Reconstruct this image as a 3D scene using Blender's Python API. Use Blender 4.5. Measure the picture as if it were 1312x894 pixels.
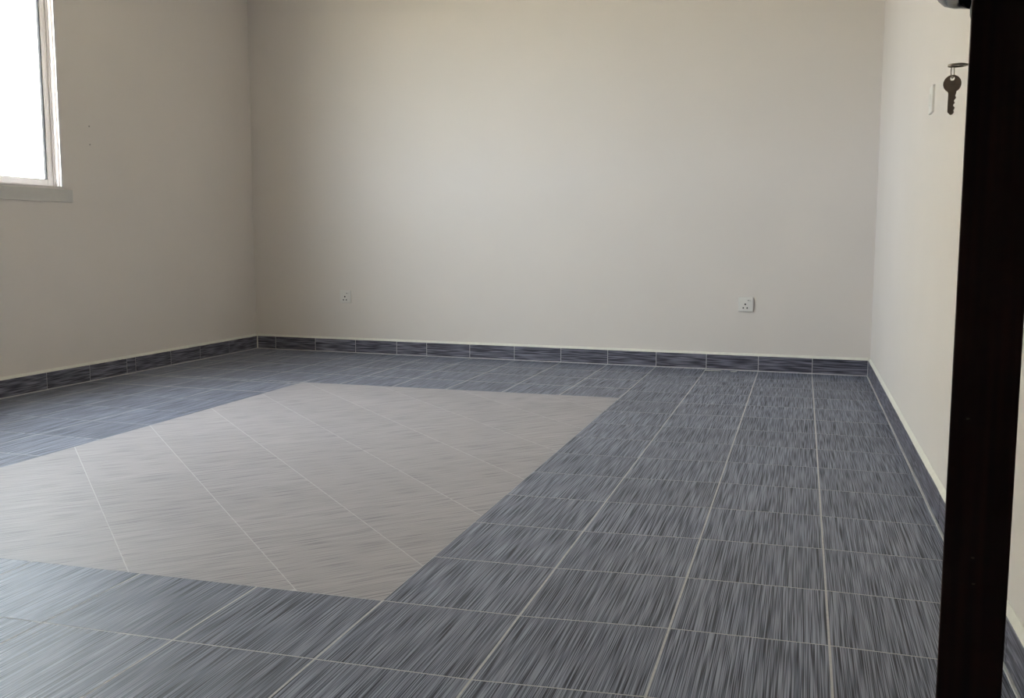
import bpy, bmesh, math, random
from mathutils import Vector, Matrix

random.seed(7)
for o in list(bpy.data.objects):
    bpy.data.objects.remove(o, do_unlink=True)
scene = bpy.context.scene
COL = scene.collection

S = 0.303                                   # one floor tile plus its joint, metres
CAM = Vector((-0.0728, -2.7695, 0.7655))    # camera stands in the doorway

# ------------------------------------------------------------------ camera
cam_d = bpy.data.cameras.new('camera')
cam = bpy.data.objects.new('camera', cam_d)
COL.objects.link(cam)
R = Vector((0.95819, 0.28614, 0.0009)); U = Vector((-0.03274, 0.10653, 0.99377)); F = Vector((-0.28426, 0.95225, -0.11144))
M = Matrix((R, U, -F)).transposed().to_4x4()
M.translation = CAM
cam.matrix_world = M
cam_d.sensor_fit = 'HORIZONTAL'
cam_d.sensor_width = 36.0
cam_d.lens = 36.0 * 1242.2 / 1312.0
cam_d.clip_start = 0.02
cam_d.clip_end = 300
scene.camera = cam

# ------------------------------------------------------------------ light
world = bpy.data.worlds.new('world')
scene.world = world
world.use_nodes = True
bg = world.node_tree.nodes['Background']
bg.inputs['Color'].default_value = (0.87, 0.94, 1.0, 1)
bg.inputs['Strength'].default_value = 7.0

sun_d = bpy.data.lights.new('sun_offscreen', 'SUN')
sun_d.energy = 9.0
sun_d.color = (1.0, 0.94, 0.85)
sun_d.angle = math.radians(0.6)
sun = bpy.data.objects.new('sun_offscreen', sun_d)
COL.objects.link(sun)
sun.rotation_euler = (math.radians(12), math.radians(38), 0)   # comes from the far side of the house

port_d = bpy.data.lights.new('window_left_offscreen', 'AREA')
port_d.shape = 'RECTANGLE'
port_d.cycles.is_portal = True
portal = bpy.data.objects.new('window_left_offscreen', port_d)
COL.objects.link(portal)

scene.view_settings.view_transform = 'Standard'
scene.view_settings.look = 'None'
scene.view_settings.exposure = 1.7
scene.view_settings.gamma = 1.0
scene.view_settings.use_curve_mapping = False

# ------------------------------------------------------------------ materials
def srgb(r, g, b):
    def f(c):
        c /= 255.0
        return c / 12.92 if c <= 0.04045 else ((c + 0.055) / 1.055) ** 2.4
    return (f(r), f(g), f(b), 1.0)

def new_mat(name):
    m = bpy.data.materials.new(name)
    m.use_nodes = True
    nt = m.node_tree
    return m, nt, nt.nodes['Principled BSDF']

def plain(name, col, rough=0.6, metal=0.0, spec=0.5, noise=0.06, scale=30.0, bump=0.0):
    m, nt, p = new_mat(name)
    tc = nt.nodes.new('ShaderNodeTexCoord')
    n = nt.nodes.new('ShaderNodeTexNoise'); n.inputs['Scale'].default_value = scale; n.inputs['Detail'].default_value = 4
    nt.links.new(tc.outputs['Object'], n.inputs['Vector'])
    r = nt.nodes.new('ShaderNodeValToRGB')
    r.color_ramp.elements[0].position = 0.3; r.color_ramp.elements[1].position = 0.7
    r.color_ramp.elements[0].color = tuple(c * (1 - noise) for c in col[:3]) + (1,)
    r.color_ramp.elements[1].color = tuple(min(1, c * (1 + noise)) for c in col[:3]) + (1,)
    nt.links.new(n.outputs['Fac'], r.inputs['Fac'])
    nt.links.new(r.outputs['Color'], p.inputs['Base Color'])
    p.inputs['Roughness'].default_value = rough
    p.inputs['Metallic'].default_value = metal
    p.inputs['Specular IOR Level'].default_value = spec
    if bump:
        b = nt.nodes.new('ShaderNodeBump'); b.inputs['Strength'].default_value = bump; b.inputs['Distance'].default_value = 0.001
        nt.links.new(n.outputs['Fac'], b.inputs['Height'])
        nt.links.new(b.outputs['Normal'], p.inputs['Normal'])
    return m

def streaky(name, dark, mid, light, along, fine=260.0, long=7.0, rough=0.42, contrast=(0.36, 0.5, 0.66), spec=0.5, bump=0.25, vary=0.12):
    """fine broken streaks running along the local axis `along`; every tile has its own piece of the pattern"""
    m, nt, p = new_mat(name)
    N = nt.nodes.new; L = nt.links.new
    tc = N('ShaderNodeTexCoord'); oi = N('ShaderNodeObjectInfo')
    mul = N('ShaderNodeMath'); mul.operation = 'MULTIPLY'; mul.inputs[1].default_value = 53.0
    L(oi.outputs['Random'], mul.inputs[0])
    off = N('ShaderNodeCombineXYZ')
    for i in range(3): L(mul.outputs[0], off.inputs[i])
    def layer(f, l, det):
        sc = [f, f, f]; sc[along] = l
        v = N('ShaderNodeVectorMath'); v.operation = 'MULTIPLY'; v.inputs[1].default_value = sc
        L(tc.outputs['Object'], v.inputs[0])
        a = N('ShaderNodeVectorMath'); a.operation = 'ADD'
        L(v.outputs[0], a.inputs[0]); L(off.outputs[0], a.inputs[1])
        n = N('ShaderNodeTexNoise'); n.inputs['Scale'].default_value = 1.0; n.inputs['Detail'].default_value = det
        n.inputs['Roughness'].default_value = 0.55
        L(a.outputs[0], n.inputs['Vector'])
        return n
    n1 = layer(fine, long, 0.6)
    n2 = layer(fine * 0.28, long * 0.6, 2.0)
    mix = N('ShaderNodeMix'); mix.data_type = 'FLOAT'; mix.inputs[0].default_value = 0.10
    L(n1.outputs['Fac'], mix.inputs[2]); L(n2.outputs['Fac'], mix.inputs[3])
    r = N('ShaderNodeValToRGB'); e = r.color_ramp.elements
    e[0].position = contrast[0]; e[0].color = dark
    e[1].position = contrast[2]; e[1].color = light
    k = e.new(contrast[1]); k.color = mid
    L(mix.outputs[0], r.inputs['Fac'])
    hsv = N('ShaderNodeHueSaturation')
    mr = N('ShaderNodeMapRange'); mr.inputs[3].default_value = 1 - vary; mr.inputs[4].default_value = 1 + vary
    L(oi.outputs['Random'], mr.inputs[0]); L(mr.outputs[0], hsv.inputs['Value'])
    L(r.outputs['Color'], hsv.inputs['Color'])
    L(hsv.outputs['Color'], p.inputs['Base Color'])
    p.inputs['Roughness'].default_value = rough
    p.inputs['Specular IOR Level'].default_value = spec
    b = N('ShaderNodeBump'); b.inputs['Strength'].default_value = bump; b.inputs['Distance'].default_value = 0.0008
    L(mix.outputs[0], b.inputs['Height']); L(b.outputs['Normal'], p.inputs['Normal'])
    return m

M_WALL = plain('wall_paint', srgb(231, 223, 216), 0.55, spec=0.35, noise=0.012, scale=2.5)
M_CEIL = plain('ceiling_paint', srgb(236, 234, 228), 0.8, noise=0.01, scale=3)
M_GROUT = plain('grout', srgb(196, 195, 195), 0.85, noise=0.10, scale=60)
M_PUTTY = plain('white_putty', srgb(232, 229, 218), 0.7, noise=0.04, scale=40)
M_DARK = streaky('dark_tile', srgb(37, 42, 56), srgb(100, 105, 121), srgb(152, 157, 174), 1, fine=600.0, long=6.0, rough=0.5, spec=0.42, contrast=(0.35, 0.47, 0.64), bump=0.4, vary=0.08)
M_LIGHT = streaky('pale_tile', srgb(126, 123, 128), srgb(165, 160, 163), srgb(177, 173, 175), 1, contrast=(0.30, 0.44, 0.7), bump=0.4, vary=0.03, fine=430, long=8, rough=0.55, spec=0.35)
M_SKIRT = streaky('skirting_tile', srgb(54, 54, 64), srgb(96, 95, 107), srgb(134, 133, 146), 0, fine=210, long=9, vary=0.08)
M_WOOD = streaky('dark_wood', srgb(56, 32, 32), srgb(64, 37, 36), srgb(73, 43, 41), 2, fine=160, long=6, rough=0.45, bump=0.05, vary=0.0)
M_ALU = plain('white_aluminium', srgb(236, 229, 226), 0.35, metal=0.0, spec=0.6, noise=0.02)
M_GASKET = plain('black_rubber', srgb(28, 26, 27), 0.7)
M_SILL = plain('sill_paint', srgb(212, 208, 203), 0.5, noise=0.02)
M_PLASTIC = plain('white_plastic', srgb(234, 230, 224), 0.3, noise=0.01)
M_HOLE = plain('socket_hole', srgb(40, 38, 38), 0.8)
M_CHROME = plain('dark_chrome', srgb(84, 90, 97), 0.18, metal=1.0, noise=0.05)
M_STEEL = plain('key_steel', srgb(196, 184, 166), 0.45, metal=0.15, noise=0.10, scale=120)
M_CHIP = plain('bare_wood', srgb(120, 104, 95), 0.8)
M_FACADE = plain('facade', srgb(235, 228, 212), 0.8, noise=0.02, scale=1)
M_FACADE_BAND = plain('facade_band', srgb(218, 184, 118), 0.8, noise=0.02, scale=1)
M_ARCH = plain('arch_trim', srgb(172, 108, 108), 0.8, noise=0.05, scale=4)
M_SAND = plain('sandy_ground', srgb(196, 184, 160), 0.9, noise=0.08, scale=2)
M_HOLEMARK = plain('drill_hole', srgb(120, 116, 108), 0.9)

def glass_mat():
    m, nt, p = new_mat('window_glass')
    nt.nodes.remove(p)
    out = nt.nodes['Material Output']
    tr = nt.nodes.new('ShaderNodeBsdfTransparent'); tr.inputs['Color'].default_value = (0.94, 0.96, 0.96, 1)
    gl = nt.nodes.new('ShaderNodeBsdfGlossy'); gl.inputs['Roughness'].default_value = 0.02
    lw = nt.nodes.new('ShaderNodeLayerWeight'); lw.inputs['Blend'].default_value = 0.5
    pw = nt.nodes.new('ShaderNodeMath'); pw.operation = 'POWER'; pw.inputs[1].default_value = 5.0
    nt.links.new(lw.outputs['Facing'], pw.inputs[0])
    fr = nt.nodes.new('ShaderNodeMath'); fr.operation = 'MULTIPLY_ADD'; fr.inputs[1].default_value = 0.8; fr.inputs[2].default_value = 0.04
    nt.links.new(pw.outputs[0], fr.inputs[0])
    mx = nt.nodes.new('ShaderNodeMixShader')
    nt.links.new(fr.outputs[0], mx.inputs[0]); nt.links.new(tr.outputs[0], mx.inputs[1]); nt.links.new(gl.outputs[0], mx.inputs[2])
    nt.links.new(mx.outputs[0], out.inputs['Surface'])
    return m
M_GLASS = glass_mat()

# ------------------------------------------------------------------ helpers
def tag(o, label=None, cat=None, group=None, kind=None):
    if label: o['label'] = label
    if cat: o['category'] = cat
    if group: o['group'] = group
    if kind: o['kind'] = kind
    return o

def obj_bm(name, bm, mat, parent=None, smooth=False):
    bmesh.ops.recalc_face_normals(bm, faces=bm.faces)
    me = bpy.data.meshes.new(name)
    bm.to_mesh(me); bm.free()
    me.materials.append(mat)
    if smooth:
        for f in me.polygons: f.use_smooth = True
    o = bpy.data.objects.new(name, me)
    COL.objects.link(o)
    if parent: o.parent = parent
    return o

def empty(name, loc=(0, 0, 0), rz=0.0):
    o = bpy.data.objects.new(name, None)
    COL.objects.link(o)
    o.location = loc
    o.rotation_euler = (0, 0, rz)
    o.empty_display_size = 0.05
    return o

def add_box(bm, x0, x1, y0, y1, z0, z1, bev=0.0):
    vs = [bm.verts.new((x, y, z)) for z in (z0, z1) for y in (y0, y1) for x in (x0, x1)]
    fs = [(0, 2, 3, 1), (4, 5, 7, 6), (0, 1, 5, 4), (2, 6, 7, 3), (0, 4, 6, 2), (1, 3, 7, 5)]
    faces = [bm.faces.new([vs[i] for i in f]) for f in fs]
    if bev:
        ed = list({e for f in faces for e in f.edges})
        bmesh.ops.bevel(bm, geom=ed, offset=bev, segments=2, profile=0.5, affect='EDGES')

def box(name, b, mat, parent=None, bev=0.0):
    bm = bmesh.new(); add_box(bm, *b, bev=bev)
    return obj_bm(name, bm, mat, parent)

def add_prism(bm, poly, z0, z1):
    lo = [bm.verts.new((x, y, z0)) for x, y in poly]
    hi = [bm.verts.new((x, y, z1)) for x, y in poly]
    n = len(poly)
    bm.faces.new(lo[::-1]); bm.faces.new(hi)
    for i in range(n):
        bm.faces.new((lo[i], lo[(i + 1) % n], hi[(i + 1) % n], hi[i]))

def prism(name, poly, z0, z1, mat, parent=None):
    bm = bmesh.new(); add_prism(bm, poly, z0, z1)
    return obj_bm(name, bm, mat, parent)

def add_tube(bm, path, rads, seg=14, cap=True):
    """tube along a path; rads entries are r or (r_side, r_up)"""
    rings = []
    for i, pnt in enumerate(path):
        a = path[max(i - 1, 0)]; b = path[min(i + 1, len(path) - 1)]
        t = (Vector(b) - Vector(a)).normalized()
        up = Vector((0, 0, 1)) if abs(t.z) < 0.9 else Vector((1, 0, 0))
        s = t.cross(up).normalized(); u = s.cross(t).normalized()
        r = rads[i] if isinstance(rads, (list, tuple)) else rads
        rs, ru = r if isinstance(r, (list, tuple)) else (r, r)
        rings.append([bm.verts.new(Vector(pnt) + s * rs * math.cos(2 * math.pi * k / seg) + u * ru * math.sin(2 * math.pi * k / seg)) for k in range(seg)])
    for i in range(len(rings) - 1):
        for k in range(seg):
            bm.faces.new((rings[i][k], rings[i][(k + 1) % seg], rings[i + 1][(k + 1) % seg], rings[i + 1][k]))
    if cap:
        bm.faces.new(rings[0][::-1]); bm.faces.new(rings[-1])

def add_torus(bm, c, R_, r, ax1, ax2, seg=28, ms=8):
    ax1 = Vector(ax1).normalized(); ax2 = Vector(ax2).normalized(); nn = ax1.cross(ax2)
    rings = []
    for i in range(seg):
        a = 2 * math.pi * i / seg
        d = ax1 * math.cos(a) + ax2 * math.sin(a)
        rings.append([bm.verts.new(Vector(c) + d * (R_ + r * math.cos(b)) + nn * r * math.sin(b)) for b in [2 * math.pi * k / ms for k in range(ms)]])
    for i in range(seg):
        for k in range(ms):
            bm.faces.new((rings[i][k], rings[(i + 1) % seg][k], rings[(i + 1) % seg][(k + 1) % ms], rings[i][(k + 1) % ms]))

# convex polygon tools in 2-D
def halfplane(poly, p, n):
    """keep the side where (q-p).n >= 0"""
    out = []
    for i in range(len(poly)):
        a, b = poly[i], poly[(i + 1) % len(poly)]
        da = (a[0] - p[0]) * n[0] + (a[1] - p[1]) * n[1]
        db = (b[0] - p[0]) * n[0] + (b[1] - p[1]) * n[1]
        if da >= 0: out.append(a)
        if (da >= 0) != (db >= 0):
            t = da / (da - db)
            out.append((a[0] + t * (b[0] - a[0]), a[1] + t * (b[1] - a[1])))
    return out

def area(poly):
    return 0.5 * sum(poly[i][0] * poly[(i + 1) % len(poly)][1] - poly[(i + 1) % len(poly)][0] * poly[i][1] for i in range(len(poly)))

def inset(poly, amount):
    """amount: number or function(edge direction, midpoint) -> metres"""
    if area(poly) < 0: poly = poly[::-1]
    out = list(poly)
    for i in range(len(poly)):
        a, b = poly[i], poly[(i + 1) % len(poly)]
        d = (b[0] - a[0], b[1] - a[1]); l = math.hypot(*d)
        if l < 1e-5: continue
        d = (d[0] / l, d[1] / l); n = (-d[1], d[0])
        w = amount(d, ((a[0] + b[0]) / 2, (a[1] + b[1]) / 2)) if callable(amount) else amount
        out = halfplane(out, (a[0] + n[0] * w, a[1] + n[1] * w), n)
        if len(out) < 3: return []
    # drop doubled corners
    res = []
    for q in out:
        if not res or math.hypot(q[0] - res[-1][0], q[1] - res[-1][1]) > 1e-4: res.append(q)
    if len(res) > 1 and math.hypot(res[0][0] - res[-1][0], res[0][1] - res[-1][1]) < 1e-4: res.pop()
    return res if len(res) >= 3 else []

# ------------------------------------------------------------------ layout lines (in tiles; x to the right, y into the room)
XR = 0.995          # face of the skirting on the right wall
XL = -12.43         # face of the skirting on the left wall
SK = 0.011 / S      # skirting is this much proud of the plaster
def YW(x): return 10.05 - 0.062 * x       # face of the skirting on the back wall
def YB(x): return 6.14 - 0.0125 * x       # far edge of the pale field
XC4, XC10 = -3.0, -8.74                   # sides of the pale field
YF = (CAM.y + 0.60) / S                   # inner face of the front wall
OFF = [-0.0068, 0.0385, 0.0335, -0.0329, -0.0307, -0.0263, -0.0187]
def row(k, x):                            # joints across the right and front strips
    c = 1 - x
    i = max(0, min(len(OFF) - 1, int(math.floor(c)))); j = min(len(OFF) - 1, i + 1)
    t = min(1, max(0, c - i))
    return 1.00265 * k + 0.0122 * x + OFF[i] * (1 - t) + OFF[j] * t
def row_left(k, x): return 1.01 * k - 0.03 * (x + 8.8)
def row_back(j, x): return YB(x) + (YW(x) - YB(x)) * j / 4.0

# ------------------------------------------------------------------ setting: slab, walls, ceiling
wall_t = 0.14
wl = XL * S - 0.011                     # plaster faces
wr = XR * S + 0.011
def yb_plaster(x): return YW(x / S) * S + 0.011
yf = YF * S
CEIL = 2.75
X0, X1 = wl - wall_t, wr + wall_t

floor = prism('floor', [(X0, yf - 1.9), (X1, yf - 1.9), (X1, yb_plaster(X1) + wall_t), (X0, yb_plaster(X0) + wall_t)], -0.10, -0.0002, M_GROUT)
tag(floor, 'tiled floor with dark slate grey border and pale diagonal centre field', 'floor', kind='structure')
ceiling = prism('ceiling', [(X0, yf - 1.9), (X1, yf - 1.9), (X1, yb_plaster(X1) + wall_t), (X0, yb_plaster(X0) + wall_t)], CEIL, CEIL + 0.15, M_CEIL)
tag(ceiling, 'plain white ceiling above the tiled room', 'ceiling', kind='structure')

wb = prism('wall_back', [(wl, yb_plaster(wl)), (wr, yb_plaster(wr)), (wr, yb_plaster(wr) + wall_t), (wl, yb_plaster(wl) + wall_t)], -0.002, CEIL, M_WALL)
tag(wb, 'cream painted wall with two power sockets low down', 'wall', kind='structure')
wrt = prism('wall_right', [(wr, yf - 1.9), (wr + wall_t, yf - 1.9), (wr + wall_t, yb_plaster(wr) + wall_t), (wr, yb_plaster(wr) + wall_t)], -0.002, CEIL, M_WALL)
tag(wrt, 'cream painted wall beside the open door with a light switch', 'wall', kind='structure')

# left wall with the window opening
WY0, WY1 = -1.1 * S, 4.83 * S
WZ0, WZ1 = 3.386 * S, 7.35 * S
bm = bmesh.new()
yb_l = yb_plaster(wl) + wall_t
add_box(bm, wl - wall_t, wl, yf - 0.13, WY0, -0.002, CEIL)
add_box(bm, wl - wall_t, wl, WY1, yb_l, -0.002, CEIL)
add_box(bm, wl - wall_t, wl, WY0, WY1, -0.002, WZ0)
add_box(bm, wl - wall_t, wl, WY0, WY1, WZ1, CEIL)
wlf = obj_bm('wall_left', bm, M_WALL)
tag(wlf, 'cream painted wall with the sliding window', 'wall', kind='structure')

# front wall around the doorway in which the camera stands
DX0, DX1 = CAM.x - 0.70, CAM.x + 0.150
DZ = 2.08
bm = bmesh.new()
add_box(bm, wl, DX0, yf - 0.13, yf, -0.002, CEIL)
add_box(bm, DX1, wr, yf - 0.13, yf, -0.002, CEIL)
add_box(bm, DX0, DX1, yf - 0.13, yf, DZ, CEIL)
wf = obj_bm('wall_front', bm, M_WALL)
tag(wf, 'cream painted wall around the doorway', 'wall', kind='structure')
bm = bmesh.new()
add_box(bm, X0, X1, yf - 1.9, yf - 1.78, -0.002, CEIL)
add_box(bm, X0, X0 + wall_t, yf - 1.78, yf - 0.13, -0.002, CEIL)
wh = obj_bm('wall_hall', bm, M_WALL)
tag(wh, 'cream painted wall of the hall outside the doorway', 'wall', kind='structure')

# ------------------------------------------------------------------ floor tiles
def make_tile(poly, mat, rot=0.0, top=0.0):
    """poly in metres (already inset); one bevelled tile, child of the floor"""
    cx = sum(q[0] for q in poly) / len(poly); cy = sum(q[1] for q in poly) / len(poly)
    c, s = math.cos(-rot), math.sin(-rot)
    loc = [((x - cx) * c - (y - cy) * s, (x - cx) * s + (y - cy) * c) for x, y in poly]
    inner = inset(loc, 0.0003)
    if len(inner) != len(loc): inner = [(x * 0.985, y * 0.985) for x, y in loc]
    if area(loc) < 0: loc = loc[::-1]
    # match starts
    st = min(range(len(inner)), key=lambda i: math.hypot(inner[i][0] - loc[0][0], inner[i][1] - loc[0][1]))
    inner = inner[st:] + inner[:st]
    n = len(loc)
    vs = [(x, y, 0.0) for x, y in inner] + [(x, y, -0.00015) for x, y in loc] + [(x, y, -0.007) for x, y in loc]
    fs = [tuple(range(n))]
    for i in range(n):
        j = (i + 1) % n
        fs.append((i, n + i, n + j, j)); fs.append((n + i, 2 * n + i, 2 * n + j, n + j))
    me = bpy.data.meshes.new('tile')
    me.from_pydata(vs, [], fs); me.materials.append(mat)
    o = bpy.data.objects.new('tile', me)
    COL.objects.link(o)
    o.location = (cx, cy, top); o.rotation_euler = (0, 0, rot)
    o.parent = floor
    return o

COLG, ROWG = 0.0023, 0.0017              # half joint widths
def dark_inset(d, mid):
    x, y = mid[0] / S, mid[1] / S
    if abs(x - XC4) < 0.03 and row(-3, XC4) + 0.2 < y < YB(XC4): return 0.0006     # tight against the pale field
    if abs(x - XC10) < 0.03 and row(-3, XC10) + 0.2 < y < YB(XC10): return 0.0006
    if XC10 < x < XC4 and (abs(y - YB(x)) < 0.03 or abs(y - row(-3, x)) < 0.06 and False): return 0.0006
    return (COLG if y < 4.5 else COLG + 0.0006) if abs(d[1]) > abs(d[0]) else (ROWG if y < 4.5 else (0.0026 if x > -3.1 else 0.0045))

def cell(xa, xb, lo, hi):
    """xa < xb; lo, hi functions of x"""
    poly = [(xa, lo(xa)), (xb, lo(xb)), (xb, hi(xb)), (xa, hi(xa))]
    poly = [(x * S, y * S) for x, y in poly]
    q = inset(poly, dark_inset)
    if len(q) >= 3 and area(q) > 4e-5:
        make_tile(q, M_DARK, top=random.uniform(-0.00005, 0.00005))

front_cols = [XR, 0.0, -1.0, -2.0, -3.0, -4.0, -5.0, -6.0, -7.0, -8.0, XC10, -9.74, -10.74, -11.74, XL]
kmin = int(math.floor(YF))
def yfront(x): return YF
# right strip, full depth
for a, b in zip(front_cols[1:5], front_cols[0:4]):
    for k in range(kmin, 10):
        lo = (lambda x, k=k: max(YF, row(k, x)))
        hi = (lambda x, k=k: YW(x)) if k == 9 else (lambda x, k=k: row(k + 1, x))
        if hi(a) > YF + 0.05: cell(a, b, lo, hi)
# front strip
for a, b in zip(front_cols[5:11], front_cols[4:10]):
    for k in range(kmin, -3):
        lo = (lambda x, k=k: max(YF, row(k, x))); hi = (lambda x, k=k: row(k + 1, x))
        if hi(a) > YF + 0.05: cell(a, b, lo, hi)
# back strip
for a, b in zip(front_cols[5:], front_cols[4:-1]):
    for j in range(4):
        cell(a, b, lambda x, j=j: row_back(j, x), lambda x, j=j: row_back(j + 1, x))
# left strip
for a, b in zip(front_cols[11:], front_cols[10:-1]):
    for k in range(kmin, 7):
        lo = (lambda x, k=k: max(YF, row_left(k, x)))
        hi = (lambda x, k=k: YB(x)) if k == 6 else (lambda x, k=k: min(YB(x), row_left(k + 1, x)))
        if hi(a) > YF + 0.05 and hi(a) - lo(a) > 0.03: cell(a, b, lo, hi)

# pale field laid on the diagonal
field = [(XC10, row(-3, XC10)), (XC4, row(-3, XC4)), (XC4, YB(XC4)), (XC10, YB(XC10))]
q2 = math.sqrt(2)
def pale_inset(d, mid):
    dd = d[0] * d[1]
    if abs(dd) > 0.3:
        return 0.0013 if dd < 0 else 0.0006     # wide joints across the grain, tight ones along it
    return 0.0006
for n in range(-6, 11):
    for m_ in range(-8, 14):
        a0, a1 = -8.2 + 1.4432 * n, -8.2 + 1.4432 * (n + 1)
        b0, b1 = 2.1 + 1.4432 * m_, 2.1 + 1.4432 * (m_ + 1)
        poly = [((a - b) / 2, (a + b) / 2) for a, b in ((a0, b0), (a1, b0), (a1, b1), (a0, b1))]
        if area(poly) < 0: poly = poly[::-1]
        for i in range(4):
            p0, p1 = field[i], field[(i + 1) % 4]
            d = (p1[0] - p0[0], p1[1] - p0[1])
            poly = halfplane(poly, p0, (-d[1], d[0]))
            if len(poly) < 3: break
        if len(poly) < 3 or abs(area(poly)) < 0.002: continue
        q = inset([(x * S, y * S) for x, y in poly], pale_inset)
        if len(q) >= 3: make_tile(q, M_LIGHT, rot=-math.pi / 4, top=random.uniform(-0.00005, 0.00005))

# dried grout left on the tiles by the back wall
bm = bmesh.new()
for (x, y, rx, ry) in ((-1.93, 9.96, 0.10, 0.03), (-1.78, 9.98, 0.09, 0.02), (-1.46, 9.93, 0.05, 0.035), (-1.41, 9.96, 0.03, 0.02)):
    ring = []
    for k in range(10):
        a = 2 * math.pi * k / 10; w = random.uniform(0.7, 1.15)
        ring.append(((x + rx * w * math.cos(a)) * S, (y + ry * w * math.sin(a)) * S))
    add_prism(bm, ring, -0.0004, 0.0011)
obj_bm('grout_smear', bm, M_PUTTY, floor)

# ------------------------------------------------------------------ skirting
SKH = 0.296 * S
def skirting(name, p0, p1, joints, gap, label):
    """p0->p1 along the foot of the face (metres, room on the left-hand side of the run); joints: distances in metres"""
    root = empty(name, (p0[0], p0[1], 0), math.atan2(p1[1] - p0[1], p1[0] - p0[0]))
    tag(root, label, 'baseboard', kind='structure')
    ln = math.hypot(p1[0] - p0[0], p1[1] - p0[1])
    js = [0.0] + sorted(joints) + [ln]
    for a, b in zip(js[:-1], js[1:]):
        bm = bmesh.new()
        add_box(bm, -(b - a) / 2 + gap, (b - a) / 2 - gap, -0.011, 0.0, 0.0012, SKH, bev=0.0008)
        o = obj_bm('tile', bm, M_SKIRT, root)
        o.location = ((a + b) / 2, random.uniform(-0.0004, 0.0003), 0)
    # joint filler behind the tiles and the putty line on top
    box('grout', (0, ln, -0.0105, -0.0010, -0.001, SKH - 0.001), M_GROUT, root)
    bm = bmesh.new()
    n = 60
    prof = []
    for i in range(n + 1):
        x = ln * i / n
        h = SKH + 0.014 + random.uniform(-0.0012, 0.0012)
        f = random.uniform(-0.0012, 0.0002)
        prof.append([bm.verts.new(v) for v in ((x, -0.0115, SKH - 0.002), (x, f, SKH - 0.0005), (x, f - 0.001, SKH + 0.002), (x, -0.0098, h), (x, -0.0115, h))])
    for i in range(n):
        for k in range(5):
            bm.faces.new((prof[i][k], prof[i][(k + 1) % 5], prof[i + 1][(k + 1) % 5], prof[i + 1][k]))
    bm.faces.new(prof[0]); bm.faces.new(prof[-1][::-1])
    obj_bm('putty', bm, M_PUTTY, root)
    # grout bead at the foot
    bm = bmesh.new(); add_box(bm, 0, ln, -0.001, 0.0050, -0.001, 0.0050)
    obj_bm('grout', bm, M_GROUT, root)
    return root

# local +y of each run must point into the room
pL = (XL * S, YW(XL) * S); pR = (XR * S, YW(XR) * S)
blen = math.hypot(pR[0] - pL[0], pR[1] - pL[1])
bj = [(pR[0] - x * S) * blen / (pR[0] - pL[0]) for x in (0.0, -1.0, -2.0, -3.0, -4.0, -5.0, -6.03, -7.05, -8.07, -8.80, -9.83, -10.87, -11.93)]
skirting('baseboard_back', pR, pL, bj, 0.0019, 'dark streaked tile skirting along the cream back wall')
lj = [(YW(XL) - y) * S for y in (9.65, 8.56, 7.56, 6.47, 6.22, 5.22, 4.18, 3.15, 2.13, 1.10, 0.08, -0.94, -1.96, -2.98, -4.0, -5.02, -6.04)]
skirting('baseboard_left', pL, (XL * S, yf), lj, 0.0018, 'dark streaked tile skirting under the window')
rj = [(row(k, XR) - YF) * S for k in range(kmin + 1, 10) if row(k, XR) > YF + 0.1]
skirting('baseboard_right', (XR * S, yf), pR, rj, 0.0005, 'dark streaked tile skirting behind the open door')
box('corner_grout', (pL[0] - 0.001, pL[0] + 0.0045, pL[1] - 0.0045, pL[1] + 0.001, -0.001, SKH + 0.001), M_PUTTY, wb)
box('corner_grout', (pR[0] - 0.003, pR[0] + 0.001, pR[1] - 0.003, pR[1] + 0.001, -0.001, SKH), M_GROUT, wb)

# ------------------------------------------------------------------ window
win = empty('window_1', (wl, (WY0 + WY1) / 2, WZ0))
tag(win, 'white aluminium sliding window in the cream wall', 'window', kind='structure')
hw = (WY1 - WY0) / 2; hz = WZ1 - WZ0
def wbox(name, b, mat, parent=win, bev=0.0): return box(name, b, mat, parent, bev)
# local: x = into the room, y along the wall, z up from the sill
FD = 0.105
# outer frame: back plate plus guide ribs, one mesh per side
for nm, sgn in (('frame_jamb', 1), ('frame_jamb', -1)):
    bm = bmesh.new()
    def yb_(a, b): return (min(sgn * a, sgn * b), max(sgn * a, sgn * b))
    y = yb_(hw, hw - 0.006); add_box(bm, -FD, 0.004, y[0], y[1], 0, hz)
    for x0, x1, dep in ((-0.002, 0.004, 0.016), (-0.021, -0.016, 0.018), (-0.046, -0.043, 0.016), (-0.074, -0.071, 0.016), (-FD, -FD + 0.004, 0.016)):
        y = yb_(hw - 0.005, hw - dep); add_box(bm, x0, x1, y[0], y[1], 0, hz)
    obj_bm(nm, bm, M_ALU, win)
for nm, z0, sg in (('frame_sill', 0.0, 1), ('frame_head', hz, -1)):
    bm = bmesh.new()
    def zz(a, b): return (min(z0 + sg * a, z0 + sg * b), max(z0 + sg * a, z0 + sg * b))
    z = zz(0, 0.006); add_box(bm, -FD, 0.004, -hw + 0.006, hw - 0.006, z[0], z[1])
    for x0, x1 in ((-0.002, 0.004), (-0.021, -0.016), (-0.046, -0.043), (-0.074, -0.071), (-FD, -FD + 0.004)):
        z = zz(0.005, 0.014); add_box(bm, x0, x1, -hw + 0.006, hw - 0.006, z[0], z[1])
    obj_bm(nm, bm, M_ALU, win)
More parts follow.
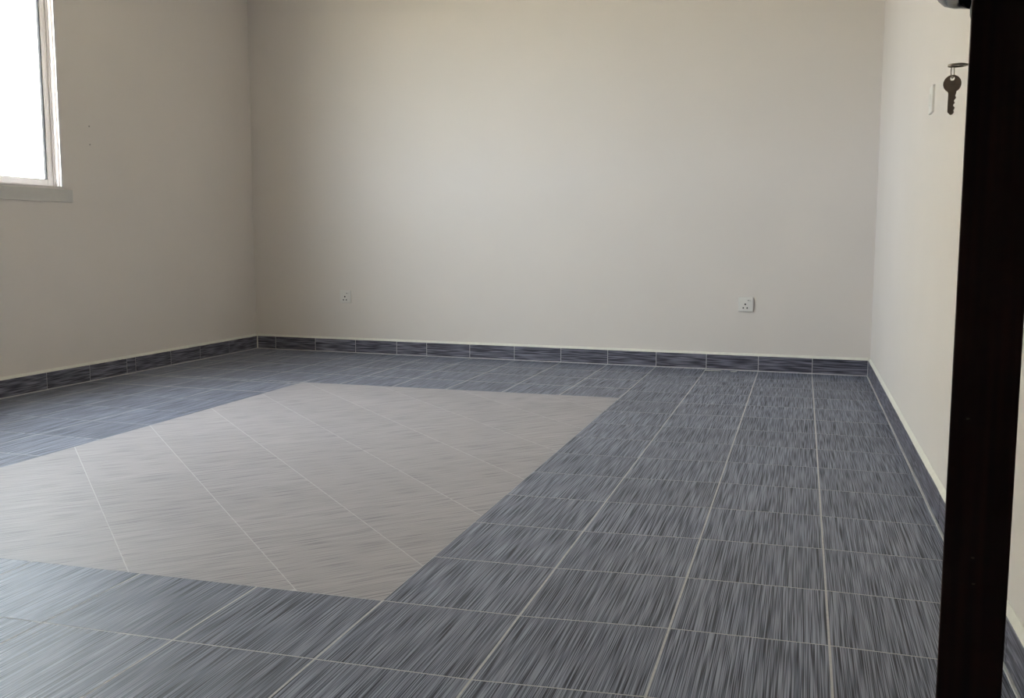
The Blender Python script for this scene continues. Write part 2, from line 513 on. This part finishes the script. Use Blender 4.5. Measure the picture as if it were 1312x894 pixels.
def sash(y0, y1, xc):
    s = empty('sash', (xc, 0, 0)); s.parent = win
    w, zb, zt, t = 0.044, 0.008, hz - 0.008, 0.010
    box('stile', (-t, t, y0, y0 + w, zb, zt), M_ALU, s, 0.0015)
    box('stile', (-t, t, y1 - w, y1, zb, zt), M_ALU, s, 0.0015)
    box('rail', (-t, t, y0 + w, y1 - w, zb, zb + 0.040), M_ALU, s, 0.0015)
    box('rail', (-t, t, y0 + w, y1 - w, zt - 0.040, zt), M_ALU, s, 0.0015)
    bm = bmesh.new()
    g = 0.006
    add_box(bm, -0.006, 0.0075, y0 + w, y0 + w + g, zb + 0.040, zt - 0.040)
    add_box(bm, -0.006, 0.0075, y1 - w - g, y1 - w, zb + 0.040, zt - 0.040)
    add_box(bm, -0.006, 0.0075, y0 + w + g, y1 - w - g, zb + 0.040, zb + 0.040 + 0.003)
    add_box(bm, -0.006, 0.0075, y0 + w + g, y1 - w - g, zt - 0.043, zt - 0.040)
    obj_bm('gasket', bm, M_GASKET, s)
    box('pane', (-0.003, 0.003, y0 + w, y1 - w, zb + 0.040, zt - 0.040), M_GLASS, s)
    return s
sash(-0.02, hw - 0.008, -0.0585)
sash(-hw + 0.008, 0.02, -0.0860)
# plain sill board under the frame
box('sill_board', (-0.002, 0.007, -hw - 0.06, hw + 0.058, -0.066, 0.0), M_SILL, win, 0.002)
portal.location = (wl - wall_t - 0.02, (WY0 + WY1) / 2, (WZ0 + WZ1) / 2)
port_d.size = hz; port_d.size_y = 2 * hw
portal.rotation_euler = (0, math.radians(-90), 0)

# two drill holes in the plaster
for z in (4.53, 4.21):
    bm = bmesh.new()
    bmesh.ops.create_cone(bm, cap_ends=True, segments=12, radius1=0.0042, radius2=0.0035, depth=0.002)
    o = obj_bm('screw_hole', bm, M_HOLEMARK, wlf)
    o.rotation_euler = (0, math.pi / 2, 0); o.location = (wl, 5.533 * S, z * S)

# ------------------------------------------------------------------ sockets on the back wall
wall_rz = math.atan2(-0.062, 1.0)
def socket(x, z, label):
    t = empty('wall_socket', (x * S, yb_plaster(x * S), z * S), wall_rz)
    tag(t, label, 'socket', 'power sockets on the cream wall')
    h = 0.043
    box('back_box', (-h + 0.002, h - 0.002, -0.004, 0.003, -h + 0.002, h - 0.002), M_PLASTIC, t)
    box('face_plate', (-h, h, -0.011, -0.003, -h, h), M_PLASTIC, t, 0.003)
    def loc(u, v): return (-h + 2 * h * u, h - 2 * h * v)
    for u, v, r in ((0.47, 0.50, 0.0052), (0.34, 0.75, 0.0044), (0.60, 0.75, 0.0044)):
        bm = bmesh.new()
        bmesh.ops.create_cone(bm, cap_ends=True, segments=14, radius1=r, radius2=r, depth=0.003)
        o = obj_bm('pin_hole', bm, M_HOLE, t)
        a, b = loc(u, v); o.location = (a, -0.0101, b); o.rotation_euler = (math.pi / 2, 0, 0)
    a, b = loc(0.70, 0.26)
    r = box('rocker_switch', (a - 0.010, a + 0.010, -0.0145, -0.010, b - 0.007, b + 0.007), M_PLASTIC, t, 0.0015)
    box('indicator', (a - 0.007, a + 0.003, -0.0150, -0.0140, b + 0.001, b + 0.004), M_HOLE, r)
    return t
socket(-10.07, 1.262, 'white power socket on the cream wall, the one nearer the window')
socket(-1.267, 1.297, 'white power socket on the cream wall, the one nearer the door')

# ------------------------------------------------------------------ light switch on the right wall
t = empty('light_switch', (wr, 2.24 * S, 4.015 * S))
tag(t, 'white light switch plate on the wall behind the open door', 'switch')
h = 0.043
box('face_plate', (-0.007, 0.002, -h, h, -h, h), M_PLASTIC, t, 0.002)
bm = bmesh.new()
add_prism(bm, [(-0.006, -0.012), (-0.0115, 0.012), (-0.006, 0.012)], -0.018, 0.018)
obj_bm('rocker_switch', bm, M_PLASTIC, t)

# ------------------------------------------------------------------ door frame and open door
fr = empty('trim_1', (DX0, yf, 0))
tag(fr, 'dark brown wooden frame lining the doorway', 'door frame', kind='structure')
w = DX1 - DX0
box('jamb', (w - 0.010, w + 0.0, -0.135, 0.006, 0, DZ), M_WOOD, fr, 0.002)
box('jamb', (0.0, 0.03, -0.135, 0.006, 0, DZ), M_WOOD, fr, 0.002)
box('head', (0.03, w - 0.010, -0.135, 0.006, DZ - 0.03, DZ), M_WOOD, fr, 0.002)
box('architrave', (-0.05, 0.005, 0.0, 0.014, 0, DZ + 0.05), M_WOOD, fr, 0.003)
box('architrave', (0.005, w + 0.04, 0.0, 0.014, DZ - 0.01, DZ + 0.05), M_WOOD, fr, 0.003)

TH, LW = 0.0360, 0.745
ang = math.radians(8.7)                      # leaf leans this far from the room's depth direction towards the right wall
hinge = Vector((CAM.x + 0.1405 * 0.622, CAM.y + 0.622, 0))
door = empty('door_1', hinge, -ang)
tag(door, 'dark brown wooden door standing open, seen from its hinge edge', 'door', kind='structure')
# local: y along the leaf away from the hinges, x across its thickness (0 = face towards the room)
leaf = box('leaf', (0.0, TH, 0.0, LW, 0.008, 2.03), M_WOOD, door, 0.0012)
for z in (0.16, 1.02, 1.80):                 # hinge knuckles on the wall-side corner
    if z == 1.02: continue
    bm = bmesh.new()
    bmesh.ops.create_cone(bm, cap_ends=True, segments=14, radius1=0.006, radius2=0.006, depth=0.09)
    o = obj_bm('hinge', bm, M_CHROME, door); o.location = (TH + 0.003, -0.003, z)
# small chips in the paint of the edge
for dx, z in ((0.097, -0.105), (0.104, -0.189), (0.105, -0.205)):
    lx = (dx - 0.0874) * 1.0
    bm = bmesh.new()
    ring = [(lx + 0.0011 * math.cos(a) * random.uniform(0.6, 1.3), CAM.z + z + 0.0005 * math.sin(a)) for a in [2 * math.pi * k / 8 for k in range(8)]]
    lo = [bm.verts.new((x, -0.0004, zz_)) for x, zz_ in ring]; hi = [bm.verts.new((x, 0.002, zz_)) for x, zz_ in ring]
    bm.faces.new(lo); bm.faces.new(hi[::-1])
    for i in range(8): bm.faces.new((lo[i], hi[i], hi[(i + 1) % 8], lo[(i + 1) % 8]))
    obj_bm('paint_chip', bm, M_CHIP, door)

# lever handles with round roses, both faces; lock below
HY, HZ = LW - 0.062, 1.050
KZ = CAM.z + 0.1612 * 1.30
for sx, base in ((-1, 0.0), (1, TH)):
    hd = empty('lever_handle', (base, HY, HZ)); hd.parent = door
    bm = bmesh.new()
    path = [(sx * d, 0, 0) for d in (-0.001, 0.004, 0.008, 0.0095)]
    add_tube(bm, path, [0.0255, 0.0255, 0.0235, 0.018], seg=28)
    obj_bm('rose', bm, M_CHROME, hd, True)
    bm = bmesh.new()
    pts = [(0.008, 0.0), (0.018, 0.0), (0.024, -0.003), (0.030, -0.011), (0.0315, -0.024), (0.032, -0.05), (0.032, -0.08), (0.032, -0.105), (0.032, -0.114)]
    rr = [(0.0105, 0.0105), (0.0105, 0.0105), (0.012, 0.012), (0.014, 0.013), (0.016, 0.0135), (0.0170, 0.0145), (0.0178, 0.0150), (0.0170, 0.0145), (0.012, 0.010)]
    add_tube(bm, [(sx * a, b, 0.0012 * i) for i, (a, b) in enumerate(pts)], rr, seg=18)
    obj_bm('lever', bm, M_CHROME, hd, True)
    bm = bmesh.new()
    add_tube(bm, [(sx * d, 0, KZ - HZ) for d in (-0.001, 0.003, 0.005)], [0.0235, 0.0235, 0.021], seg=28)
    obj_bm('keyhole_rose', bm, M_CHROME, hd, True)

# ------------------------------------------------------------------ keys
dm = Matrix.Translation(hinge) @ Matrix.Rotation(-ang, 4, 'Z')
def key_mesh(bm):
    """flat key in the x-z plane, hanging point at the origin, blade pointing down"""
    th = 0.0011
    out = []
    r, cz = 0.0116, -0.0085
    for k in range(25):
        a = math.radians(-62 + 304 * k / 24)
        out.append((r * math.cos(a), cz + r * math.sin(a) * 0.95))
    out = out[::1]
    left = [(-0.0046, -0.0205), (-0.0046, -0.0440), (-0.0010, -0.0475)]
    right = [(0.0018, -0.0470), (0.0040, -0.0440), (0.0026, -0.0420), (0.0042, -0.0398), (0.0042, -0.0380), (0.0022, -0.0360), (0.0030, -0.0338),
             (0.0044, -0.0325), (0.0030, -0.0300), (0.0046, -0.0275), (0.0058, -0.0262), (0.0044, -0.0235), (0.0056, -0.0205)]
    poly = out + left + right
    hole = [(0.0030 * math.cos(2 * math.pi * k / 14), -0.0020 + 0.0026 * math.sin(2 * math.pi * k / 14)) for k in range(14)]
    ov = [bm.verts.new((x, -th, z)) for x, z in poly]; hv = [bm.verts.new((x, -th, z)) for x, z in hole]
    oe = [bm.edges.new((ov[i], ov[(i + 1) % len(ov)])) for i in range(len(ov))]
    he = [bm.edges.new((hv[i], hv[(i + 1) % len(hv)])) for i in range(len(hv))]
    bmesh.ops.triangle_fill(bm, edges=oe + he, use_beauty=True, use_dissolve=False)
    faces = list(bm.faces)
    # triangle_fill also fills the hole when it lies inside: remove those
    for f in faces:
        c = f.calc_center_median()
        if all(v in hv for v in f.verts): bm.faces.remove(f)
    ret = bmesh.ops.extrude_face_region(bm, geom=list(bm.faces))
    for v in [g for g in ret['geom'] if isinstance(g, bmesh.types.BMVert)]: v.co.y += 2 * th

klen = dm @ Vector((0.0, HY, 0))            # foot of the keyhole on the room-side face
nrm = (dm.to_3x3() @ Vector((-1, 0, 0)))    # out of the door into the room
# key in the lock: blade along the normal, bow lying flat
ip = Vector((klen.x, klen.y, KZ))
tip = ip + nrm * 0.0285
k1 = empty('key', ip)
k1.rotation_euler = (0, 0, -ang)
tag(k1, 'steel key pushed into the lock of the dark door, ring through its bow', 'key')
bm = bmesh.new()
add_box(bm, -0.012, 0.003, -0.0035, 0.0035, -0.001, 0.001, bev=0.0004)
obj_bm('blade', bm, M_STEEL, k1)
bm = bmesh.new()
n = 28
inn = [(0.0080 * math.cos(2 * math.pi * i / n), 0.0080 * math.sin(2 * math.pi * i / n)) for i in range(n)]
outp = [(0.0105 * math.cos(2 * math.pi * i / n), 0.0105 * math.sin(2 * math.pi * i / n)) for i in range(n)]
vv = [[bm.verts.new((x, y, z)) for x, y in pp] for z in (-0.0011, 0.0011) for pp in (inn, outp)]
for i in range(n):
    j = (i + 1) % n
    bm.faces.new((vv[0][i], vv[0][j], vv[1][j], vv[1][i])); bm.faces.new((vv[2][i], vv[3][i], vv[3][j], vv[2][j]))
    bm.faces.new((vv[0][i], vv[2][i], vv[2][j], vv[0][j])); bm.faces.new((vv[1][i], vv[1][j], vv[3][j], vv[3][i]))
o = obj_bm('bow', bm, M_STEEL, k1); o.location = (-0.0205, 0, 0.0)
# ring through the bow, hanging straight down
hook = ip + nrm * 0.0240
rc = Vector((hook.x, hook.y + 0.0085, KZ - 0.0062))
bm = bmesh.new()
add_torus(bm, (0, 0, 0), 0.0072, 0.0006, (0.38, 0.925, 0), (0, 0, 1))
kr = obj_bm('key_ring', bm, M_STEEL, None, True); kr.location = rc
tag(kr, 'thin steel ring hanging from the key in the door lock', 'ring')
# spare key hanging from the ring
bm = bmesh.new(); key_mesh(bm)
k2 = obj_bm('key', bm, M_STEEL)
k2.location = (rc.x + 0.0003, rc.y, rc.z - 0.0072 + 0.0012)
k2.scale = (0.88, 1.0, 0.95)
k2.rotation_euler = (0, 0, math.radians(-14))
tag(k2, 'steel key with round head dangling from the ring beside the dark door', 'key')

# ------------------------------------------------------------------ outdoors
g = box('ground', (-60, 40, -40, 60, -0.5, -0.3), M_SAND)
tag(g, 'pale sandy ground outside the window', 'ground', kind='structure')
fx = -11.67
bd = empty('building', (fx, 9.2, -0.3))
tag(bd, 'pale sunlit building across the yard seen through the window', 'building')
# facade with a segmental hood mould over a window
box('facade', (-6, 0, -9.0, 9.0, 0, 3.2), M_FACADE, bd)
box('cornice', (-0.05, 0.10, -9.0, 9.0, 2.99, 3.09), M_FACADE_BAND, bd)
box('parapet', (-6.0, 0.03, -9.0, 9.0, 3.2, 5.2), M_FACADE, bd)
R0 = 0.86; cz = 1.83; n = 16
bm = bmesh.new()
a0, a1 = math.radians(46), math.radians(134)
def ring_pt(a, w): return ((R0 + w) * math.cos(a), cz + (R0 + w) * math.sin(a))
prev = None
for i in range(n + 1):
    a = a0 + (a1 - a0) * i / n
    w = 0.05 + 0.06 * abs(2 * i / n - 1) ** 2          # thicker towards its ends
    (ya, za), (yo, zo) = ring_pt(a, 0), ring_pt(a, w)
    cur = [bm.verts.new(v) for v in ((0.05, ya, za), (0.05, yo, zo), (-0.02, yo, zo), (-0.02, ya, za))]
    if prev:
        for k in range(4): bm.faces.new((prev[k], prev[(k + 1) % 4], cur[(k + 1) % 4], cur[k]))
    else: bm.faces.new(cur)
    prev = cur
bm.faces.new(prev[::-1])
obj_bm('hood_mould', bm, M_ARCH, bd)
box('window_frame', (-0.02, 0.03, -0.55, 0.55, 0.9, 2.2), M_FACADE, bd, 0.01)
